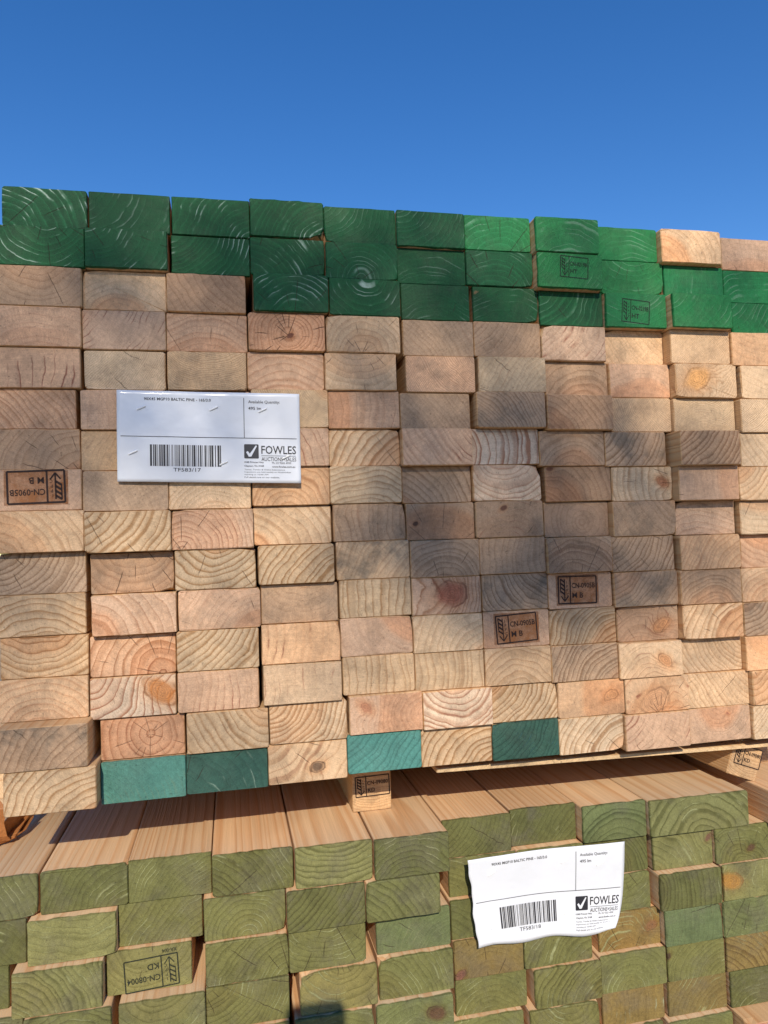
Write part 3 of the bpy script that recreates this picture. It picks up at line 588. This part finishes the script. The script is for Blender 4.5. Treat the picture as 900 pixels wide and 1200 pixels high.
ribbon('bent_flap', [loc(p) for p in ((-.028, .103, -.0655), (-.020, .110, -.0660), (-.013, .126, -.0650), (-.010, .15, -.058))], (.010, -.002, .007), .0014, st)

ribbon('crumpled_fold', [loc(p) for p in ((-.030, .106, -.056), (-.022, .118, -.048), (-.016, .14, -.050), (-.008, .165, -.044), (-.002, .20, -.047), (.006, .25, -.046))], [(.004, .002, .022), (.009, .002, .030), (.004, .0, .034), (.009, .002, .034), (.004, 0, .03), (.004, 0, .03)], .001, st)

# ------------------------------------------------------------------ neighbouring low stack glimpsed past the left corner
for i in range(6):
    for j in range(2):
        o = board(('n', i, j), -.52+.1*j, -.432+.1*j, -1.2, -.5725+.0455*i+.0905*0, 'ebl343', L=2.4)
        o.location.z = GROUND+.09+.0455*i+.0228
        tag(o, 'cream pine board of a far low stack, %s layer, %s' % (('bottom', 'second', 'third', 'fourth', 'fifth', 'top')[i], ('left side', 'right side')[j]), 'board', 'boards of the far low stack')
DARKW = plain('bearer_wood', (.30, .21, .13), .85, .25, 40, bump=.002)
for i, (x0, x1, y, lab) in enumerate(((-.08, 1.04, .45, 'front grey bearer under the lower stack'), (-.08, 1.04, 1.5, 'middle grey bearer under the lower stack'), (-.08, 1.04, 2.5, 'rear grey bearer under the lower stack'), (-.56, -.30, 1.5, 'front short bearer under the far low stack'), (-.56, -.30, 3.2, 'rear short bearer under the far low stack'))):
    vs, fs = [], []; box(vs, fs, x0, x1, y, y+.09, GROUND, GROUND+.0895)
    o = mesh_obj('ground_bearer', vs, fs, DARKW); tag(o, lab, 'bearer', 'bearers on the ground')
    bv = o.modifiers.new('arris', 'BEVEL'); bv.width = .004; bv.segments = 2

# ------------------------------------------------------------------ yard ground
gn = NT('gravel'); tcg = gn.t.nodes.new('ShaderNodeTexCoord').outputs['Object']
f1 = gn.noise(tcg, 2.2, 5.); f2 = gn.noise(tcg, 60, 3.)
gn.put(gn.b.inputs['Base Color'], gn.mix(f2, gn.mix(f1, (.20, .165, .12), (.27, .22, .16)), (.34, .29, .22))); gn.b.inputs['Roughness'].default_value = .9
gn.bump(f2, .6, .01)
S_ = 400
o = mesh_obj('ground', [(-S_, -S_, GROUND), (S_, -S_, GROUND), (S_, S_, GROUND), (-S_, S_, GROUND)], [(0, 1, 2, 3)], gn.m); o['kind'] = 'structure'

# ------------------------------------------------------------------ unseen paling fence, added behind the viewpoint to block low sky light
FENCE = plain('added_fence_boards', (.20, .13, .08), .85, .3, 12, bump=.004)
fence = empty('timber_fence', (0, -13.0, GROUND)); tag(fence, 'long brown paling fence along the yard behind the viewpoint', 'fence')
pal = None
for k in range(150):
    if pal is None:
        vs, fs = [], []; box(vs, fs, -.071, .071, -.012, .012, .03, 3.6); pal = mesh_obj('paling', vs, fs, FENCE, fence); q = pal
    else:
        q = pal.copy(); COL.objects.link(q); q.parent = fence
    q.location = ((k-75)*.15, .03*(k % 2), 0)
for zz in (.5, 1.8, 3.1):
    vs, fs = [], []; box(vs, fs, -11.4, 11.3, -.075, -.016, zz, zz+.09); mesh_obj('rail', vs, fs, FENCE, fence)
for k in range(10):
    vs, fs = [], []; box(vs, fs, -11.3+2.5*k, -11.2+2.5*k, -.18, -.078, 0, 3.4); mesh_obj('post', vs, fs, FENCE, fence)

# ------------------------------------------------------------------ gum tree behind the photographer: its outer sprays dapple the stack
BARK = plain('bark', (.24, .18, .13), .9, .35, 9, bump=.01)
ln = NT('gum_leaf'); ln.put(ln.b.inputs['Base Color'], (.055, .09, .03)); ln.b.inputs['Roughness'].default_value = .5
sun_to = Vector((-math.sin(SUN_AZ)*math.cos(SUN_EL), -math.cos(SUN_AZ)*math.cos(SUN_EL), math.sin(SUN_EL)))
tree = empty('gum_tree', (-4.2, -9.6, GROUND)); tag(tree, 'leafy gum tree standing in the yard behind the viewpoint', 'tree')
troot = tree.location.copy()
rt = random.Random(21)
trunk_pts = [(-4.2, -9.6, GROUND), (-4.1, -9.5, 1.2), (-3.9, -9.6, 3.0), (-3.75, -9.7, 4.6), (-3.5, -9.8, 6.0), (-3.3, -9.8, 7.4)]
vs, fs = [], []; tube(vs, fs, [Vector(p)-troot for p in trunk_pts], [.26, .21, .18, .15, .11, .06], 12); mesh_obj('trunk', vs, fs, BARK, tree, True)
lv, lf = [], []
def leaf(c, ln_, wd):
    a = Vector((rt.gauss(0, 1), rt.gauss(0, 1), rt.gauss(-.7, .8))).normalized(); b = a.orthogonal().normalized()
    b = (b*math.cos(rt.uniform(0, 6.28)) + a.cross(b)*math.sin(rt.uniform(0, 6.28))).normalized()
    q = len(lv); c = Vector(c)-troot
    lv.extend([tuple(c-a*ln_*.5), tuple(c+b*wd*.5), tuple(c+a*ln_*.5), tuple(c-b*wd*.5)]); lf.append((q, q+1, q+2, q+3))
def clump(c, r, n, sq=1.):
    for _ in range(n):
        v = Vector((rt.gauss(0, 1), rt.gauss(0, 1)*1.3, rt.gauss(0, 1)*sq))*r*.5
        leaf(Vector(c)+v, rt.uniform(.07, .12), rt.uniform(.018, .028))
hub = Vector((-3.4, -9.8, 6.6))
def limb(name, a, b, r0, r1, sag=.25):
    a, b = Vector(a), Vector(b); pts = []
    for i in range(7):
        t = i/6; p = a.lerp(b, t)+Vector((0, 0, sag*math.sin(math.pi*t)))+Vector((rt.gauss(0, .03), rt.gauss(0, .03), rt.gauss(0, .03)))*(0 if i in (0, 6) else 1)
        pts.append(p-troot)
    v, f = [], []; tube(v, f, pts, [r0+(r1-r0)*i/6 for i in range(7)], 6); mesh_obj(name, v, f, BARK, tree, True)
# main crown, up and to the side of the sun's path
for _ in range(26):
    c = Vector((-4.6, -10.1, 8.4))+Vector((rt.gauss(0, 1.0), rt.gauss(0, 1.1), rt.gauss(0, .75)))
    k = (c-Vector((0, 0, 0)));  # keep the mass clear of the window the sun shines through
    t = (k.y)/sun_to.y; hit = k-sun_to*t
    if -.9 < hit.x < 2. and -1.2 < hit.z < 1.2: continue
    clump(c, .55, 110); limb('limb', hub if rt.random() < .6 else trunk_pts[3], c, .04, .012)
# outer sprays hanging across the sun, thick and thin like the shade they throw
for r, ln_row in enumerate(SUNMAP):
    for c, v in enumerate(ln_row.split()):
        want = -math.log(min(.97, int(v)/10+.02))*.0905*.0455/.00072
        for _ in range(int(want)+(1 if rt.random() < want-int(want) else 0)):
            p = Vector(((c-.5)*.0905+rt.gauss(0, .036), 0, (14.5-r)*.0455+rt.gauss(0, .022)))+sun_to*rt.uniform(7.6, 10.4)
            leaf(p, rt.uniform(.07, .12), rt.uniform(.018, .028))
for (a, b, t0, t1) in TWIGS:
    p = Vector((a[0], 0, a[1]))+sun_to*t0; q = Vector((b[0], 0, b[1]))+sun_to*t1
    limb('limb', p, q, .016, .008, .03)
mesh_obj('crown', lv, lf, ln.m, tree)['kind'] = 'stuff'

# ------------------------------------------------------------------ the phone whose shadow falls on the lower stack, on its stand
ph = empty('phone_on_stand', (CAM_LOC[0]-.030, CAM_LOC[1]-.012, GROUND)); tag(ph, 'dark phone on a slim tripod stand at the viewpoint, casting the square shadow', 'phone')
GLASS = plain('phone_body', (.02, .02, .022), .25, .1)
pz1, pz0 = CAM_LOC[2]+.030-GROUND, CAM_LOC[2]+.030-.15-GROUND
vs, fs = board_mesh(.066, .15, .008, .009, 0, random.Random(1)); o = mesh_obj('phone_body', vs, fs, GLASS, ph); o.location = (0, -.012, (pz0+pz1)/2); o.rotation_euler = (0, math.radians(2), 0)
vs, fs = [], []; box(vs, fs, -.030, .030, -.0125, -.0120, pz0+.008, pz1-.008); mesh_obj('screen', [(a, b-.0005+.0001+.0, c) for a, b, c in vs], fs, plain('screen_glass', (.01, .01, .012), .08, .05), ph)
vs, fs = [], []; tube(vs, fs, [(0, -.006, .35), (0, -.006, pz0-.002)], .009, 10); box(vs, fs, -.02, .02, -.016, .004, pz0-.012, pz0); mesh_obj('column', vs, fs, GLASS, ph)
for k in range(3):
    g = math.radians(90+120*k); vs, fs = [], []; tube(vs, fs, [(0, -.006, .37), (.28*math.cos(g), -.006+.28*math.sin(g), .008)], .008, 8); mesh_obj('leg', vs, fs, GLASS, ph)
